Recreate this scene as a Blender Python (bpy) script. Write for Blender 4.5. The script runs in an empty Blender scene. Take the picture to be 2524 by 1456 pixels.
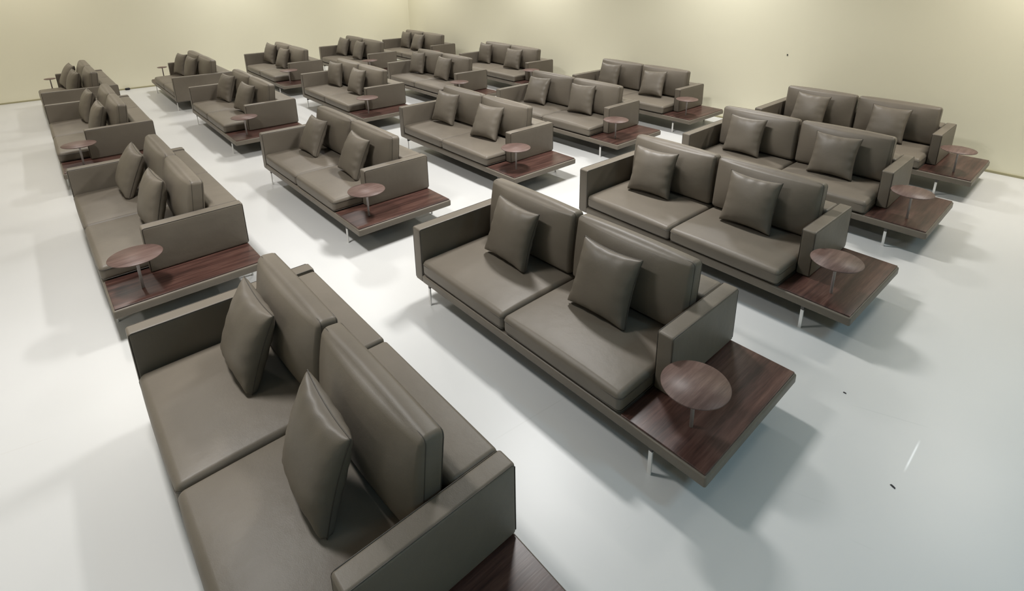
import bpy, bmesh, math, random
from mathutils import Vector, Matrix
random.seed(7)
C = bpy.context.scene.collection
PI = math.pi

# ------------------------------------------------------------------ camera
cam_d = bpy.data.cameras.new('camera')
cam_d.sensor_fit = 'HORIZONTAL'
cam_d.sensor_width = 36.0
cam_d.lens = 1345.1 / 2524.0 * 36.0
cam_d.shift_x = -45.1 / 2524.0
cam_d.shift_y = -376.0 / 2524.0
cam_d.clip_start = 0.05
cam = bpy.data.objects.new('camera', cam_d)
C.objects.link(cam)
cam.matrix_world = (Matrix.Translation((0, 0, 2.5864)) @ Matrix.Rotation(PI / 2 - 0.30872, 4, 'X')
                    @ Matrix.Rotation(-0.00434, 4, 'Z'))
bpy.context.scene.camera = cam

# ------------------------------------------------------------------ room axes
# the corner of the two cream walls; U runs along the right wall, V along the left wall (into the corner)
CORNER = Vector((-3.74, 17.30, 0))
TH = -0.822
UX = Vector((math.cos(TH), math.sin(TH), 0))
VX = Vector((-math.sin(TH), math.cos(TH), 0))
RU, RV, RH = 19.5, -14.5, 4.4          # room size along U, along V (towards the camera), height


def room(u, v, z=0.0):
    return CORNER + UX * u + VX * v + Vector((0, 0, z))


# ------------------------------------------------------------------ light
sc = bpy.context.scene
w = bpy.data.worlds.new('world')
sc.world = w
w.use_nodes = True
w.node_tree.nodes['Background'].inputs[0].default_value = (0.8, 0.85, 0.9, 1)
w.node_tree.nodes['Background'].inputs[1].default_value = 0.0
WARM, NEUT, COOL = (1.0, 0.95, 0.88), (1.0, 0.985, 0.965), (0.48, 0.79, 1.0)


def ceiling_lamp(u, v, power, col, sx=1.0, sy=0.4):
    d = bpy.data.lights.new('ceiling_lamp', 'AREA')
    d.shape = 'RECTANGLE'
    d.size, d.size_y = sx, sy
    d.energy = power
    d.color = col
    d.spread = math.radians(135)
    o = bpy.data.objects.new('ceiling_lamp', d)
    C.objects.link(o)
    o.location = room(u, v, RH - 0.06)
    o.rotation_euler = (0, 0, TH)


for u, v, p, col in [
        (1.5, -0.9, 72, NEUT), (6.0, -0.9, 90, NEUT), (10.5, -0.9, 84, NEUT), (15.0, -0.9, 88, WARM),
        (1.5, -4.9, 82, NEUT), (6.0, -4.9, 92, NEUT), (11.0, -4.9, 145, NEUT), (17.5, -5.5, 42, COOL),
        (1.5, -8.9, 54, WARM), (6.0, -8.9, 58, WARM), (11.0, -8.9, 96, NEUT), (17.5, -9.5, 34, COOL),
        (1.8, -12.6, 24, WARM), (6.5, -12.6, 30, WARM), (11.5, -12.6, 40, WARM)]:
    ceiling_lamp(u, v, p, col)

sc.view_settings.view_transform = 'Standard'
sc.view_settings.look = 'None'
sc.view_settings.exposure = 0.0
sc.view_settings.gamma = 1.0
sc.view_settings.use_curve_mapping = False

# ------------------------------------------------------------------ materials
def mat(name, col, rough=0.5, metal=0.0, spec=0.5):
    m = bpy.data.materials.new(name)
    m.use_nodes = True
    b = m.node_tree.nodes['Principled BSDF']
    b.inputs['Base Color'].default_value = (*col, 1)
    b.inputs['Roughness'].default_value = rough
    b.inputs['Metallic'].default_value = metal
    b.inputs['Specular IOR Level'].default_value = spec
    return m, m.node_tree.nodes, m.node_tree.links, b


def mixrgb(N, L, fac, a, b, blend='MIX'):
    n = N.new('ShaderNodeMix')
    n.data_type = 'RGBA'
    n.blend_type = blend
    for sock, val in ((n.inputs[0], fac), (n.inputs[6], a), (n.inputs[7], b)):
        if hasattr(val, 'is_output'):
            L.new(val, sock)
        elif isinstance(val, (int, float)):
            sock.default_value = val
        else:
            sock.default_value = (*val, 1)
    return n.outputs[2]


def math_n(N, L, op, a, b=None, clamp=False):
    n = N.new('ShaderNodeMath')
    n.operation = op
    n.use_clamp = clamp
    for i, val in enumerate((a, b)):
        if val is None:
            continue
        if hasattr(val, 'is_output'):
            L.new(val, n.inputs[i])
        else:
            n.inputs[i].default_value = val
    return n.outputs[0]


def coords(N, L, scale=(1, 1, 1), rot=(0, 0, 0), rnd=True):
    tc = N.new('ShaderNodeTexCoord')
    mp = N.new('ShaderNodeMapping')
    mp.inputs['Scale'].default_value = scale
    mp.inputs['Rotation'].default_value = rot
    if rnd:
        oi = N.new('ShaderNodeObjectInfo')
        ad = N.new('ShaderNodeVectorMath')
        ad.operation = 'ADD'
        mu = N.new('ShaderNodeVectorMath')
        mu.operation = 'SCALE'
        mu.inputs[0].default_value = (3.1, 5.7, 2.3)
        L.new(oi.outputs['Random'], mu.inputs['Scale'])
        L.new(tc.outputs['Object'], ad.inputs[0])
        L.new(mu.outputs[0], ad.inputs[1])
        L.new(ad.outputs[0], mp.inputs[0])
    else:
        L.new(tc.outputs['Object'], mp.inputs[0])
    return mp.outputs[0]


def noise(N, L, vec, scale, detail=4, rough=0.5):
    n = N.new('ShaderNodeTexNoise')
    n.inputs['Scale'].default_value = scale
    n.inputs['Detail'].default_value = detail
    n.inputs['Roughness'].default_value = rough
    L.new(vec, n.inputs['Vector'])
    return n.outputs['Fac']


def ramp(N, L, fac, stops):
    r = N.new('ShaderNodeValToRGB')
    e = r.color_ramp.elements
    while len(e) < len(stops):
        e.new(0.5)
    for el, (p, c) in zip(e, stops):
        el.position = p
        el.color = (*c, 1)
    L.new(fac, r.inputs[0])
    return r.outputs[0]


def bump(N, L, b, h, strength, dist, prev=None):
    n = N.new('ShaderNodeBump')
    n.inputs['Strength'].default_value = strength
    n.inputs['Distance'].default_value = dist
    L.new(h, n.inputs['Height'])
    if prev is not None:
        L.new(prev, n.inputs['Normal'])
    L.new(n.outputs[0], b.inputs['Normal'])
    return n.outputs[0]


def leather(name, col, rough=0.42):
    m, N, L, b = mat(name, col, rough, 0, 0.36)
    v = coords(N, L)
    f = noise(N, L, v, 3.0, 3)
    lo = tuple(c * 0.93 for c in col)
    hi = tuple(c * 1.07 for c in col)
    L.new(ramp(N, L, f, [(0.3, lo), (0.7, hi)]), b.inputs['Base Color'])
    p = bump(N, L, b, noise(N, L, v, 260.0, 2), 0.18, 0.002)
    bump(N, L, b, noise(N, L, v, 9.0, 3), 0.25, 0.01, p)
    return m


def wood(name, dark, mid, light, scale, rot=(0, 0, 0), rough=0.35):
    m, N, L, b = mat(name, mid, rough, 0, 0.45)
    v = coords(N, L, scale, rot)
    f1 = noise(N, L, v, 1.0, 6, 0.62)
    f2 = noise(N, L, v, 5.0, 3, 0.5)
    f = math_n(N, L, 'ADD', math_n(N, L, 'MULTIPLY', f1, 0.75), math_n(N, L, 'MULTIPLY', f2, 0.25))
    L.new(ramp(N, L, f, [(0.34, dark), (0.5, mid), (0.66, light)]), b.inputs['Base Color'])
    bump(N, L, b, f2, 0.08, 0.002)
    return m


LEATHER = (0.147, 0.126, 0.099)
M = {}
M['leather'] = leather('taupe_leather', LEATHER, 0.46)
M['pillow_leather'] = leather('pillow_leather', tuple(c * 0.92 for c in LEATHER), 0.46)
M['piping'] = mat('piping_leather', (0.055, 0.046, 0.036), 0.5)[0]
M['walnut'] = wood('dark_walnut', (0.022, 0.010, 0.008), (0.060, 0.027, 0.021), (0.105, 0.055, 0.042), (26, 1.6, 10), rough=0.34)
M['tray_wood'] = wood('tray_walnut', (0.075, 0.043, 0.035), (0.115, 0.070, 0.058), (0.165, 0.108, 0.09), (34, 3.0, 10), (0, 0, 0.75), rough=0.46)
M['chrome'] = mat('polished_steel', (0.80, 0.79, 0.77), 0.36, 0.5)[0]
M['dark_steel'] = mat('dark_steel', (0.10, 0.095, 0.09), 0.35, 1.0)[0]
M['under'] = mat('black_bounce_cut', (0.02, 0.02, 0.02), 0.9)[0]  # black of the sheet added under each sofa to cut bounce light
M['dark'] = mat('dark_speck', (0.02, 0.02, 0.022), 0.8)[0]

m, N, L, b = mat('cream_wall_paint', (0.78, 0.745, 0.59), 0.75, 0, 0.3)
v = coords(N, L, rnd=False)
L.new(ramp(N, L, noise(N, L, v, 0.35, 3), [(0.3, (0.78, 0.745, 0.58)), (0.7, (0.81, 0.775, 0.605))]), b.inputs['Base Color'])
bump(N, L, b, noise(N, L, v, 60.0, 3), 0.05, 0.003)
M['wall'] = m
M['ceiling'] = mat('grey_ceiling_paint', (0.45, 0.44, 0.42), 0.9)[0]
M['foot_strip'] = mat('olive_foot_strip', (0.36, 0.33, 0.20), 0.6)[0]  # olive, darker than the wall, for the thin strip at its foot

# painted floor: pale grey with wide soft blotches, faint joints, scratches and scuffs that lie on it
m, N, L, b = mat('painted_floor', (0.60, 0.60, 0.585), 0.34, 0, 0.4)
tc = N.new('ShaderNodeTexCoord')
P = tc.outputs['Object']
blot = noise(N, L, P, 0.55, 2)
colr = ramp(N, L, blot, [(0.3, (0.53, 0.53, 0.515)), (0.7, (0.585, 0.585, 0.575))])
sep = N.new('ShaderNodeSeparateXYZ')
L.new(P, sep.inputs[0])


def seg_mask(x0, y0, x1, y1, wd):
    dx, dy = x1 - x0, y1 - y0
    ln = math.hypot(dx, dy)
    dx, dy = dx / ln, dy / ln
    px = math_n(N, L, 'SUBTRACT', sep.outputs[0], x0)
    py = math_n(N, L, 'SUBTRACT', sep.outputs[1], y0)
    al = math_n(N, L, 'ADD', math_n(N, L, 'MULTIPLY', px, dx), math_n(N, L, 'MULTIPLY', py, dy))
    ac = math_n(N, L, 'ABSOLUTE', math_n(N, L, 'SUBTRACT', math_n(N, L, 'MULTIPLY', px, dy), math_n(N, L, 'MULTIPLY', py, dx)))
    a = math_n(N, L, 'SUBTRACT', 1.0, math_n(N, L, 'DIVIDE', ac, wd), True)
    e1 = math_n(N, L, 'MULTIPLY', al, 12.0, True)
    e2 = math_n(N, L, 'MULTIPLY', math_n(N, L, 'SUBTRACT', ln, al), 12.0, True)
    return math_n(N, L, 'MULTIPLY', a, math_n(N, L, 'MULTIPLY', e1, e2))


for (x0, y0, x1, y1, wd, col_, st) in [
        (2.235, 2.468, 2.000, 2.254, 0.007, (0.95, 0.95, 0.95), 0.9),
        (1.985, 2.73, 2.36, 2.545, 0.006, (0.42, 0.43, 0.42), 0.45),
        (-0.235, 2.463, 0.30, 2.868, 0.006, (0.48, 0.48, 0.46), 0.45),
        (2.30, 2.55, 2.60, 2.83, 0.010, (0.55, 0.55, 0.54), 0.4),
        (1.32, 2.16, 1.52, 2.06, 0.006, (0.50, 0.50, 0.49), 0.4),
        (1.50, 1.90, 1.60, 1.84, 0.006, (0.45, 0.45, 0.44), 0.45),
        (0.44, 1.93, 0.50, 1.98, 0.005, (0.40, 0.40, 0.40), 0.5),
        (-3.05, 2.35, -2.78, 2.52, 0.006, (0.50, 0.48, 0.46), 0.45)]:
    fac = math_n(N, L, 'MULTIPLY', seg_mask(x0, y0, x1, y1, wd), st)
    colr = mixrgb(N, L, fac, colr, col_)
L.new(colr, b.inputs['Base Color'])
rr = N.new('ShaderNodeMapRange')
rr.inputs['To Min'].default_value = 0.3
rr.inputs['To Max'].default_value = 0.4
L.new(noise(N, L, P, 1.3, 1), rr.inputs['Value'])
L.new(rr.outputs[0], b.inputs['Roughness'])
M['floor'] = m


# ------------------------------------------------------------------ mesh helpers
def link(name, verts, faces, material, parent=None, smooth=True):
    me = bpy.data.meshes.new(name)
    me.from_pydata([tuple(p) for p in verts], [], faces)
    me.validate()
    bm = bmesh.new()
    bm.from_mesh(me)
    bmesh.ops.remove_doubles(bm, verts=bm.verts, dist=1e-6)
    bmesh.ops.recalc_face_normals(bm, faces=bm.faces)
    bm.to_mesh(me)
    bm.free()
    if smooth:
        for p in me.polygons:
            p.use_smooth = True
    me.materials.append(material)
    o = bpy.data.objects.new(name, me)
    C.objects.link(o)
    if parent:
        o.parent = parent
    return o


def axis_list(h, r, seg, mid):
    a = [-h + r * (1 - math.cos(k * PI / 2 / seg)) if False else -h + r * k / seg for k in range(seg)]
    n = [-(h - r) + 2 * (h - r) * k / mid for k in range(mid + 1)]
    return a + n + [-x for x in reversed(a)]


def rbox(lo, hi, r=0.02, seg=4, mid=8, bulge=None, taper=None):
    """Rounded box from corner lo to corner hi. bulge: {axis_sign: amount}, e.g. '+z': 0.02 crowns the top."""
    c = [(a + b_) / 2 for a, b_ in zip(lo, hi)]
    h = [(b_ - a) / 2 for a, b_ in zip(lo, hi)]
    r = min(r, min(h) * 0.98)
    ax = [axis_list(h[i], r, seg, mid if h[i] > 0.15 else 2) for i in range(3)]
    vid, verts, faces = {}, [], []

    def vert(q):
        k = tuple(round(x, 7) for x in q)
        if k in vid:
            return vid[k]
        inn = [max(-(h[i] - r), min(h[i] - r, q[i])) for i in range(3)]
        d = [math.tan(PI / 4 * (q[i] - inn[i]) / r) if r > 0 else 0 for i in range(3)]
        ln = math.sqrt(sum(x * x for x in d)) or 1
        p = [inn[i] + r * d[i] / ln for i in range(3)]
        if bulge:
            for key, amt in bulge.items():
                i = 'xyz'.index(key[1])
                s = 1 if key[0] == '+' else -1
                j, k2 = [a for a in range(3) if a != i]
                wgt = max(0, s * p[i] / h[i])
                fx = max(0, 1 - (p[j] / h[j]) ** 2)
                fy = max(0, 1 - (p[k2] / h[k2]) ** 2)
                p[i] += s * amt * (fx * fy) ** 0.6 * wgt
        vid[k] = len(verts)
        verts.append([p[i] + c[i] for i in range(3)])
        return vid[k]
    for i in range(3):
        j, k2 = [a for a in range(3) if a != i]
        for s in (-1, 1):
            for a in range(len(ax[j]) - 1):
                for b_ in range(len(ax[k2]) - 1):
                    quad = []
                    for (aa, bb) in ((a, b_), (a + 1, b_), (a + 1, b_ + 1), (a, b_ + 1)):
                        q = [0, 0, 0]
                        q[i] = s * h[i]
                        q[j] = ax[j][aa]
                        q[k2] = ax[k2][bb]
                        quad.append(vert(q))
                    faces.append(quad)
    return verts, faces


def tube(path, r, seg=6, closed=False):
    pts = [Vector(p) for p in path]
    n = len(pts)
    verts, faces = [], []
    up = None
    for i, p in enumerate(pts):
        a = pts[(i - 1) % n] if (closed or i > 0) else p
        b_ = pts[(i + 1) % n] if (closed or i < n - 1) else p
        t = (b_ - a).normalized()
        if up is None:
            up = Vector((0, 0, 1)) if abs(t.z) < 0.9 else Vector((1, 0, 0))
        s = t.cross(up)
        if s.length < 1e-4:
            s = t.orthogonal()
        s.normalize()
        up2 = s.cross(t).normalized()
        up = up2
        for k in range(seg):
            an = 2 * PI * k / seg
            verts.append(p + (s * math.cos(an) + up2 * math.sin(an)) * r)
    for i in range(n if closed else n - 1):
        for k in range(seg):
            faces.append([i * seg + k, i * seg + (k + 1) % seg, ((i + 1) % n) * seg + (k + 1) % seg, ((i + 1) % n) * seg + k])
    if not closed:
        faces.append(list(range(seg)))
        faces.append([(n - 1) * seg + k for k in range(seg)])
    return verts, faces


def lathe(profile, cx, cy, seg=48):
    verts, faces = [], []
    for (r, z) in profile:
        for k in range(seg):
            a = 2 * PI * k / seg
            verts.append((cx + r * math.cos(a), cy + r * math.sin(a), z))
    n = len(profile)
    for i in range(n - 1):
        for k in range(seg):
            faces.append([i * seg + k, i * seg + (k + 1) % seg, (i + 1) * seg + (k + 1) % seg, (i + 1) * seg + k])
    faces.append(list(range(seg)))
    faces.append([(n - 1) * seg + k for k in range(seg)])
    return verts, faces


def join(*ms):
    verts, faces = [], []
    for v_, f_ in ms:
        o = len(verts)
        verts += [list(p) for p in v_]
        faces += [[i + o for i in f] for f in f_]
    return verts, faces


def rect_loop(axis, val, a0, a1, b0, b1, r=0.02, n=4):
    """Closed rounded rectangle in the plane axis = val."""
    pts = []
    for (cx, cy, st) in ((a1 - r, b1 - r, 0), (a0 + r, b1 - r, 1), (a0 + r, b0 + r, 2), (a1 - r, b0 + r, 3)):
        for k in range(n + 1):
            an = (st + k / n) * PI / 2
            pts.append((cx + r * math.cos(an), cy + r * math.sin(an)))
    out = []
    for a, b_ in pts:
        q = [a, b_]
        q.insert(axis, val)
        out.append(q)
    return out


# ------------------------------------------------------------------ room shell
def structure(o):
    o['kind'] = 'structure'
    return o


def slab(name, pts, z0, z1, material):
    n = len(pts)
    vs = [(p.x, p.y, z0) for p in pts] + [(p.x, p.y, z1) for p in pts]
    fs = [list(range(n)), [n + k for k in range(n)]] + [[k, (k + 1) % n, n + (k + 1) % n, n + k] for k in range(n)]
    return structure(link(name, vs, fs, material, smooth=False))


T = 0.2
slab('floor', [room(-T, T), room(RU + T, T), room(RU + T, RV - T), room(-T, RV - T)], -0.2, 0.0, M['floor'])
slab('ceiling', [room(-T, T), room(RU + T, T), room(RU + T, RV - T), room(-T, RV - T)], RH, RH + 0.2, M['ceiling'])
slab('wall_right', [room(-T, 0), room(RU + T, 0), room(RU + T, T), room(-T, T)], 0.0, RH, M['wall'])
slab('wall_left', [room(-T, 0), room(0, 0), room(0, RV), room(-T, RV)], 0.0, RH, M['wall'])
slab('wall_near', [room(-T, RV), room(RU, RV), room(RU, RV - T), room(-T, RV - T)], 0.0, RH, M['wall'])
slab('wall_far', [room(RU, 0), room(RU + T, 0), room(RU + T, RV - T), room(RU, RV - T)], 0.0, RH, M['wall'])
slab('wall_foot_strip_right', [room(0, 0), room(RU, 0), room(RU, -0.012), room(0, -0.012)], 0.0, 0.03, M['foot_strip'])  # thin olive strips draw the dark line where walls meet floor
slab('wall_foot_strip_left', [room(0, -0.012), room(0, RV), room(0.012, RV), room(0.012, -0.012)], 0.0, 0.03, M['foot_strip'])

# ------------------------------------------------------------------ sofa
TA, WS, D = 0.105, 0.99, 1.048
RE = TA + 2 * WS                      # right edge of the seats
LT, HA, HS, HP, HB = 2.605, 0.656, 0.394, 0.266, 0.19
VA = 0.307                            # the platform-side arm starts this far back
TU, TV, THT = 2.388, 0.219, 0.545     # tray table


def make_sofa(mirror):
    def fx(mesh):
        v_, f_ = mesh
        return ([(-p[0], p[1], p[2]) for p in v_], f_) if mirror else mesh
    root = bpy.data.objects.new('leather_sofa', None)
    root.empty_display_size = 0.3
    C.objects.link(root)

    def part(name, mesh, material, parent=root):
        return link(name, *fx(mesh), material, parent)

    # base: leather-wrapped slab running under the seats and out as the platform rim
    part('base_frame', rbox((TA - 0.01, 0.0, HB), (LT, D, HP - 0.008), 0.014, 3, 8), M['leather'])
    # arms
    for (u0, v0, z0) in ((0.0, 0.0, HB), (RE, VA, HP + 0.003)):
        a = part('armrest', rbox((u0, v0, z0), (u0 + TA, D, HA), 0.016, 4, 8), M['leather'])
        e = 0.0035
        lines = []
        for uu in (u0 + e, u0 + TA - e):
            lines.append(tube([(uu, v0 + e, z0 + 0.02), (uu, v0 + e, HA - 0.022), (uu, v0 + 0.006, HA - 0.010), (uu, v0 + 0.018, HA - e),
                               (uu, D - 0.02, HA - e), (uu, D - e, HA - 0.02), (uu, D - e, z0 + 0.02)], 0.0028, 5))
        part('piping', join(*lines), M['piping'], a)
    # seats, backs and the shelf behind them
    for k in (0, 1):
        u0 = TA + k * WS + 0.004
        u1 = u0 + WS - 0.008
        s = part('seat_cushion', rbox((u0, 0.0, HP + 0.001), (u1, 0.80, HS), 0.034, 5, 14, {'+z': 0.030, '-y': 0.008}), M['leather'])
        part('piping', join(tube(rect_loop(2, HS - 0.032, u0 - 0.0003, u1 + 0.0003, -0.0015, 0.78, 0.03), 0.0028, 5, True),
                            tube(rect_loop(2, HP + 0.014, u0 + 0.002, u1 - 0.002, 0.002, 0.78, 0.03), 0.0026, 5, True)), M['piping'], s)
        part('backrest', rbox((u0, 0.812, HP - 0.05), (u1, D, HA - 0.008), 0.026, 4, 10, {'+z': 0.004}), M['leather'])
        # back cushion, leaning a little on the shelf edge
        q0, q1 = u0 + (0.026 if k == 0 else 0.006), u1 - (0.006 if k == 0 else 0.026)
        th, hh = 0.105, 0.485
        bm_ = rbox((q0, -th / 2, 0), (q1, th / 2, hh), 0.032, 5, 14, {'-y': 0.085, '+y': 0.012, '+z': 0.014})
        pp = join(tube(rect_loop(1, -th / 2 + 0.013, q0 + 0.0045, q1 - 0.0045, 0.005, hh - 0.0035, 0.03), 0.0028, 5, True),
                  tube(rect_loop(1, th / 2 - 0.013, q0 + 0.0045, q1 - 0.0045, 0.005, hh - 0.0035, 0.03), 0.0028, 5, True))
        # follow the crown of the top edge
        cx = (q0 + q1) / 2
        R = Matrix.Translation((0, 0.712, 0.412)) @ Matrix.Rotation(-0.11, 4, 'X')

        def lean(mesh):
            return [tuple(R @ Vector(p)) for p in mesh[0]], mesh[1]
        bc = part('back_cushion', lean(bm_), M['leather'])
        part('piping', lean(pp), M['piping'], bc)
    # walnut platform board
    part('platform_top', rbox((RE - 0.002, 0.012, HP - 0.012), (LT - 0.012, D - 0.012, HP + 0.002), 0.003, 2, 6), M['walnut'])
    # tray table that stands on the platform
    t = 0.095 if mirror else 0.1775
    tray = part('tray_table', lathe([(t - 0.012, THT - 0.012), (t - 0.003, THT - 0.008), (t, THT - 0.003), (t - 0.002, THT)], TU, TV, 56), M['tray_wood'])
    part('post', lathe([(0.0105, HP + 0.0015), (0.0105, THT - 0.016), (0.045, THT - 0.015), (0.045, THT - 0.011)], TU, TV, 24), M['chrome'], tray)
    part('bounce_cut_sheet', rbox((TA + 0.02, 0.03, HB - 0.004), (LT - 0.03, D - 0.03, HB + 0.004), 0.002, 1, 2), M['under'])  # black sheet added below the base to keep the floor under it dark
    # flat-bar legs: an upright at each end of a rail under the base
    for u in (0.155, 2.278):
        for v in (0.026, D - 0.04):
            part('leg', rbox((u - 0.012, v - 0.006, 0.0), (u + 0.012, v + 0.006, HB - 0.036), 0.0025, 2, 2), M['chrome'])
        part('leg_rail', rbox((u - 0.012, 0.02, HB - 0.036), (u + 0.012, D - 0.034, HB - 0.0005), 0.003, 2, 4), M['dark_steel'])
    return root


def copy_tree(o, parent=None):
    c = o.copy()
    C.objects.link(c)
    if parent is not None:
        c.parent = parent
    for ch in list(o.children):
        copy_tree(ch, c)
    return c


# ------------------------------------------------------------------ throw pillow
def pillow_mesh(seed, S=0.46, T_=0.092, n=34):
    rnd = random.Random(seed)
    ph = [rnd.uniform(0, 6.28) for _ in range(12)]
    verts, faces = [], []
    idx = {}

    def outline(a, b_):
        # a, b in [-1, 1]; edges curve in slightly between the pointed corners
        ex = 1 - 0.09 * (1 - b_ * b_) * abs(a) ** 3
        ez = 1 - 0.09 * (1 - a * a) * abs(b_) ** 3
        return a * ex * S / 2, b_ * ez * S / 2
    tl = [math.sin(PI / 2 * (-1 + 2 * k / n)) * 0.55 + (-1 + 2 * k / n) * 0.45 for k in range(n + 1)]
    for side in (-1, 1):
        for i in range(n + 1):
            for j in range(n + 1):
                a, b_ = tl[i], tl[j]
                x, z = outline(a, b_)
                rim = i in (0, n) or j in (0, n)
                g = max(0.0, (1 - abs(a) ** 2.3) * (1 - abs(b_) ** (2.0 if b_ > 0 else 3.2)))
                y = T_ * g ** (0.42 - 0.2 * max(0, abs(a) - 0.55) / 0.45 * max(0, -b_ - 0.55) / 0.45)
                # creases running in from the seam
                ea, eb = 1 - abs(a), 1 - abs(b_)
                s = 0 if a > 0 else 3
                wr = 0.006 * math.exp(-ea * 6) * math.sin(b_ * 15 + ph[s] + side) * (1 - b_ * b_) * min(1, ea * 9)
                wr += 0.006 * math.exp(-eb * 6) * math.sin(a * 14 + ph[s + 1] + side * 2) * (1 - a * a) * min(1, eb * 9)
                wr += 0.004 * math.sin(a * 3.1 + ph[6]) * math.sin(b_ * 2.7 + ph[7] + side) * g
                y = (y + wr) * (0.92 if side > 0 else 1.0)
                # the lower edge settles on the seat
                key = (i, j) if rim else (i, j, side)
                if key not in idx:
                    idx[key] = len(verts)
                    verts.append([x, 0 if rim else side * max(0.001, y), z + S / 2])
        for i in range(n):
            for j in range(n):
                def g_(i_, j_):
                    return idx[(i_, j_)] if (i_ in (0, n) or j_ in (0, n)) else idx[(i_, j_, side)]
                faces.append([g_(i, j), g_(i + 1, j), g_(i + 1, j + 1), g_(i, j + 1)])
    # seam path
    path = []
    for k in range(n):
        path.append((tl[k], -1))
    for k in range(n):
        path.append((1, tl[k]))
    for k in range(n):
        path.append((-tl[k], 1))
    for k in range(n):
        path.append((-1, -tl[k]))
    seam = [(outline(a, b_)[0], 0, outline(a, b_)[1] + S / 2) for a, b_ in path]
    return (verts, faces), tube(seam, 0.0028, 6, True)


def make_pillow(seed):
    body, seam = pillow_mesh(seed)
    p = link('throw_pillow', *body, M['pillow_leather'])
    link('piping', *seam, M['piping'], p)
    return p

# where each sofa stands: (x, y, turn) and its two pillows (along, in, yaw, lean, roll)
SOFAS = {
    1: ((-2.316, 2.644, -0.8306), ((0.534, 0.422, 0.042, 0.353, -0.084), (1.559, 0.408, -0.011, 0.291, -0.072))),
    2: ((-0.936, 3.908, -0.8237), ((0.614, 0.433, 0.006, 0.305, -0.041), (1.547, 0.419, 0.053, 0.323, -0.024))),
    3: ((0.502, 5.195, -0.8494), ((0.546, 0.467, 0.136, 0.313, -0.005), (1.555, 0.454, 0.033, 0.275, -0.007))),
    4: ((1.871, 6.426, -0.8285), ((0.549, 0.486, -0.038, 0.32, 0.016), (1.573, 0.476, 0.028, 0.336, -0.001))),
    5: ((3.262, 7.691, -0.8339), ((0.561, 0.463, 0.005, 0.379, -0.033), (1.55, 0.504, -0.06, 0.383, 0.006))),
    6: ((-4.770, 5.258, -0.8192), ((0.51, 0.389, 0.075, 0.403, -0.107), (1.536, 0.434, 0.071, 0.271, -0.03))),
    7: ((-3.386, 6.522, -0.8206), ((0.53, 0.381, 0.006, 0.44, 0.011), (1.585, 0.407, -0.028, 0.41, -0.042))),
    8: ((-1.944, 7.844, -0.8315), ((0.503, 0.479, 0.089, 0.333, -0.02), (1.523, 0.417, 0.128, 0.44, 0.019))),
    9: ((-0.574, 9.066, -0.8189), ((0.518, 0.436, 0.061, 0.433, 0.034), (1.489, 0.484, 0.082, 0.279, 0.034))),
    10: ((0.807, 10.349, -0.8357), ((0.498, 0.45, 0.033, 0.308, -0.003), (1.535, 0.489, 0.066, 0.435, 0.059))),
    11: ((-7.354, 8.048, -0.8321), ((0.461, 0.42, 0.062, 0.3, -0.007), (1.613, 0.451, 0.056, 0.28, -0.048))),
    12: ((-5.947, 9.334, -0.8334), ((0.466, 0.45, 0.149, 0.335, -0.001), (1.537, 0.406, 0.13, 0.365, -0.043))),
    13: ((-4.490, 10.562, -0.8360), ((0.474, 0.479, 0.092, 0.178, 0.005), (1.435, 0.466, 0.046, 0.33, -0.017))),
    14: ((-3.119, 11.855, -0.8305), ((0.457, 0.488, 0.053, 0.257, 0.049), (1.426, 0.473, 0.016, 0.313, -0.015))),
    15: ((-1.710, 13.152, -0.8551), ((0.365, 0.49, -0.023, 0.194, -0.012), (1.478, 0.509, 0.173, 0.326, -0.009))),
    16: ((-8.087, 8.846, -0.8210), ((-1.849, 0.386, 0.118, 0.437, -0.029), (-0.641, 0.429, 0.14, 0.254, -0.08))),
    17: ((-6.715, 10.128, -0.8345), ((-1.796, 0.463, 0.188, 0.293, 0.018), (-1.037, 0.507, 0.145, 0.227, -0.06))),
    18: ((-6.910, 13.210, -0.8408), ((0.37, 0.5, 0.169, 0.252, -0.069), (1.217, 0.498, 0.093, 0.35, 0.003))),
    19: ((-5.563, 14.473, -0.8257), ((0.375, 0.5, 0.102, 0.334, -0.013), (1.248, 0.517, -0.036, 0.323, 0.004))),
    20: ((-4.273, 15.946, -0.8449), ((0.481, 0.501, 0.025, 0.202, 0.016), (1.116, 0.502, 0.079, 0.394, 0.008))),
}

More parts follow.
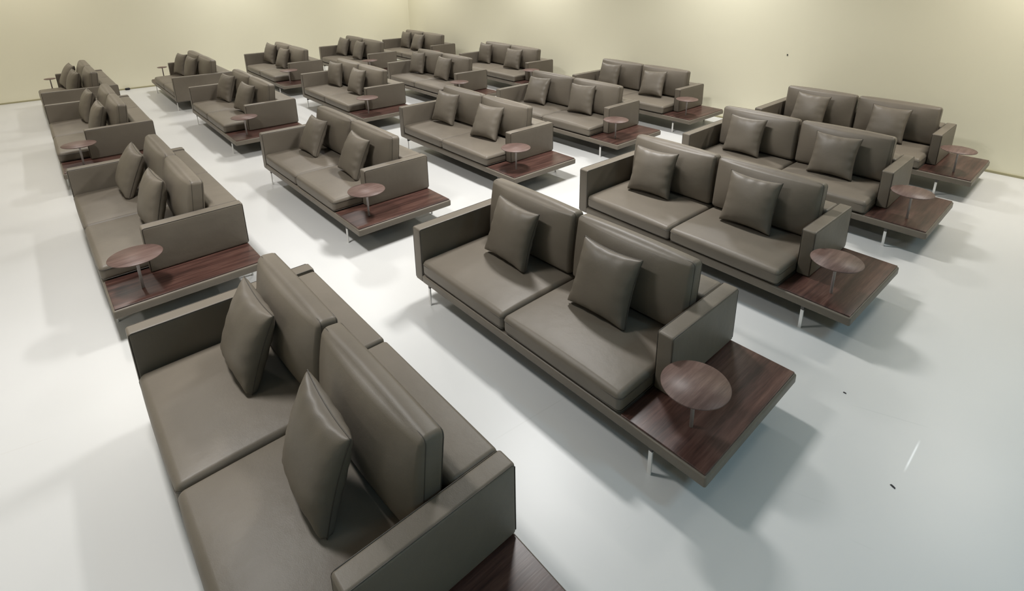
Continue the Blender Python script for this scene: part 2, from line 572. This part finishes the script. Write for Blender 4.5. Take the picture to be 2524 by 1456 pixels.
WHERE = {
    1: 'nearest the camera, seen from above and cut off by the bottom edge',
    2: 'whole in the centre foreground, walnut platform pointing at the camera',
    3: 'directly behind the big one in the centre foreground',
    4: 'third up the right-hand side, between two other sofas',
    5: 'furthest right, its back to the right wall',
    6: 'second from the front in the leftmost line, left foreground',
    7: 'left of centre, second from the front in the second line',
    8: 'in the middle of the room, second in the third line',
    9: 'right of the middle one, one place before the right wall',
    10: 'along the right wall, second from the right',
    11: 'third from the front in the leftmost line',
    12: 'third from the front in the second line from the left',
    13: 'third from the front in the third line from the left',
    14: 'third from the front in the fourth line from the left',
    15: 'along the right wall, next to the one in the corner',
    16: 'at the far left, seen end-on with its platform turned away',
    17: 'by the left wall, second from the left, its platform turned away',
    18: 'by the left wall, third from the left',
    19: 'by the left wall, next to the one in the corner',
    20: 'in the far corner of the two cream walls',
}
SHORT = {
    1: 'sofa cut off by the bottom edge', 2: 'big centre foreground sofa', 3: 'sofa behind the big central one',
    4: 'third sofa up the right side', 5: 'rightmost sofa by the wall',
    6: 'second sofa of the leftmost line', 7: 'near sofa left of centre',
    8: 'sofa in the middle of the room', 9: 'sofa right of the middle one',
    10: 'second sofa from right along wall', 11: 'third sofa of the leftmost line',
    12: 'third sofa of the second line', 13: 'third sofa of the third line',
    14: 'third sofa of the fourth line', 15: 'right wall sofa beside the corner',
    16: 'end-on sofa at far left', 17: 'left wall sofa, second from left', 18: 'left wall sofa, third from left',
    19: 'left wall sofa beside the corner', 20: 'sofa in the far corner',
}
proto = make_sofa(False)
proto_m = make_sofa(True)
KEY = {False: proto.name, True: proto_m.name}
pillows = [make_pillow(s) for s in (3, 11, 29)]
used = set()


def take(o):
    if o.name in used:
        return copy_tree(o)
    used.add(o.name)
    return o


from mathutils.bvhtree import BVHTree


def tree(ob, mtx):
    return BVHTree.FromPolygons([mtx @ v_.co for v_ in ob.data.vertices], [tuple(p_.vertices) for p_ in ob.data.polygons])


def kids(root, names):
    return [c_ for c_ in root.children if c_.name.split('.')[0] in names]


I4 = Matrix.Identity(4)



def with_piping(os_):
    return [tree(q_, I4) for o_ in os_ for q_ in [o_] + list(o_.children)]


SEATS = {r_.name: with_piping(kids(r_, ('seat_cushion',))) for r_ in (proto, proto_m)}
BACKS = {r_.name: with_piping(kids(r_, ('back_cushion', 'armrest', 'backrest'))) for r_ in (proto, proto_m)}


def settle(pil, key, u, v, yaw, lean_, roll):
    """Lower the pillow onto the seat and slide it forward until it just touches the back cushion."""
    def at(z_, v2):
        return (Matrix.Translation((u, v2, z_)) @ Matrix.Rotation(yaw, 4, 'Z') @ Matrix.Rotation(-lean_, 4, 'X')
                @ Matrix.Rotation(-roll, 4, 'Y'))
    z_ = 0.40
    for _ in range(70):
        tps = [tree(q_, at(z_, v)) for q_ in [pil] + list(pil.children)]
        if any(tp.overlap(s_) for s_ in SEATS[key] for tp in tps):
            z_ += 0.003
        elif any(tp.overlap(s_) for s_ in BACKS[key] for tp in tps):
            v -= 0.008
        else:
            break
    return at(z_ + 0.0015, v - 0.002)


for i in sorted(SOFAS):
    (x, y, t), pl = SOFAS[i]
    s = take(proto_m if i in (16, 17) else proto)
    s.location = (x, y, 0)
    s.rotation_euler = (0, 0, t)
    s['label'] = 'taupe leather sofa ' + WHERE[i]
    s['category'] = 'sofa'
    s['group'] = 'taupe leather sofas in rows'
    RS = Matrix.Translation((x, y, 0)) @ Matrix.Rotation(t, 4, 'Z')
    for j, (u, v, yaw, lean_, roll) in enumerate(pl):
        p = take(pillows[(i * 2 + j) % 3])
        p.matrix_world = RS @ settle(p, KEY[i in (16, 17)], u, v, yaw, lean_, roll)
        p['label'] = 'square leather pillow on the %s seat of the %s' % (('far', 'near')[j], SHORT[i])
        p['category'] = 'pillow'
        p['group'] = 'throw pillows on the sofas'


# ------------------------------------------------------------------ small marks
def speck(name, label, cat, loc, size, rz=0.0):
    v_, f_ = rbox((-size[0] / 2, -size[1] / 2, 0), (size[0] / 2, size[1] / 2, size[2]), size[2] * 0.45, 3, 3)
    v_ = [(a * (1 - 0.35 * abs(b_) / size[1]) + 0.15 * b_, b_ * (1 - 0.3 * a / size[0]), c_) for a, b_, c_ in v_]
    o = link(name, v_, f_, M['dark'])
    o.location = loc
    o.rotation_euler = (0, 0, rz)
    o['label'] = label
    o['category'] = cat
    return o


speck('paper_scrap', 'small dark scrap on the bare floor near the white scuff, lower right', 'scrap', (1.888, 2.17, 0.0), (0.012, 0.026, 0.003), 0.5)
speck('paper_scrap', 'tiny dark scrap on the floor right of the centre foreground sofa', 'scrap', (2.0, 2.831, 0.0), (0.011, 0.018, 0.003), 0.9)
speck('dark_lump', 'small dark lump on the floor at the foot of the left wall', 'debris', (-9.14, 12.19, 0.0), (0.10, 0.05, 0.05), 0.7)
speck('wall_mark', 'tiny dark mark on the bare right wall above the sofas', 'mark', (4.152, 8.806, 1.248), (0.022, 0.022, 0.004), 0.0).rotation_euler = (PI / 2, 0, TH)
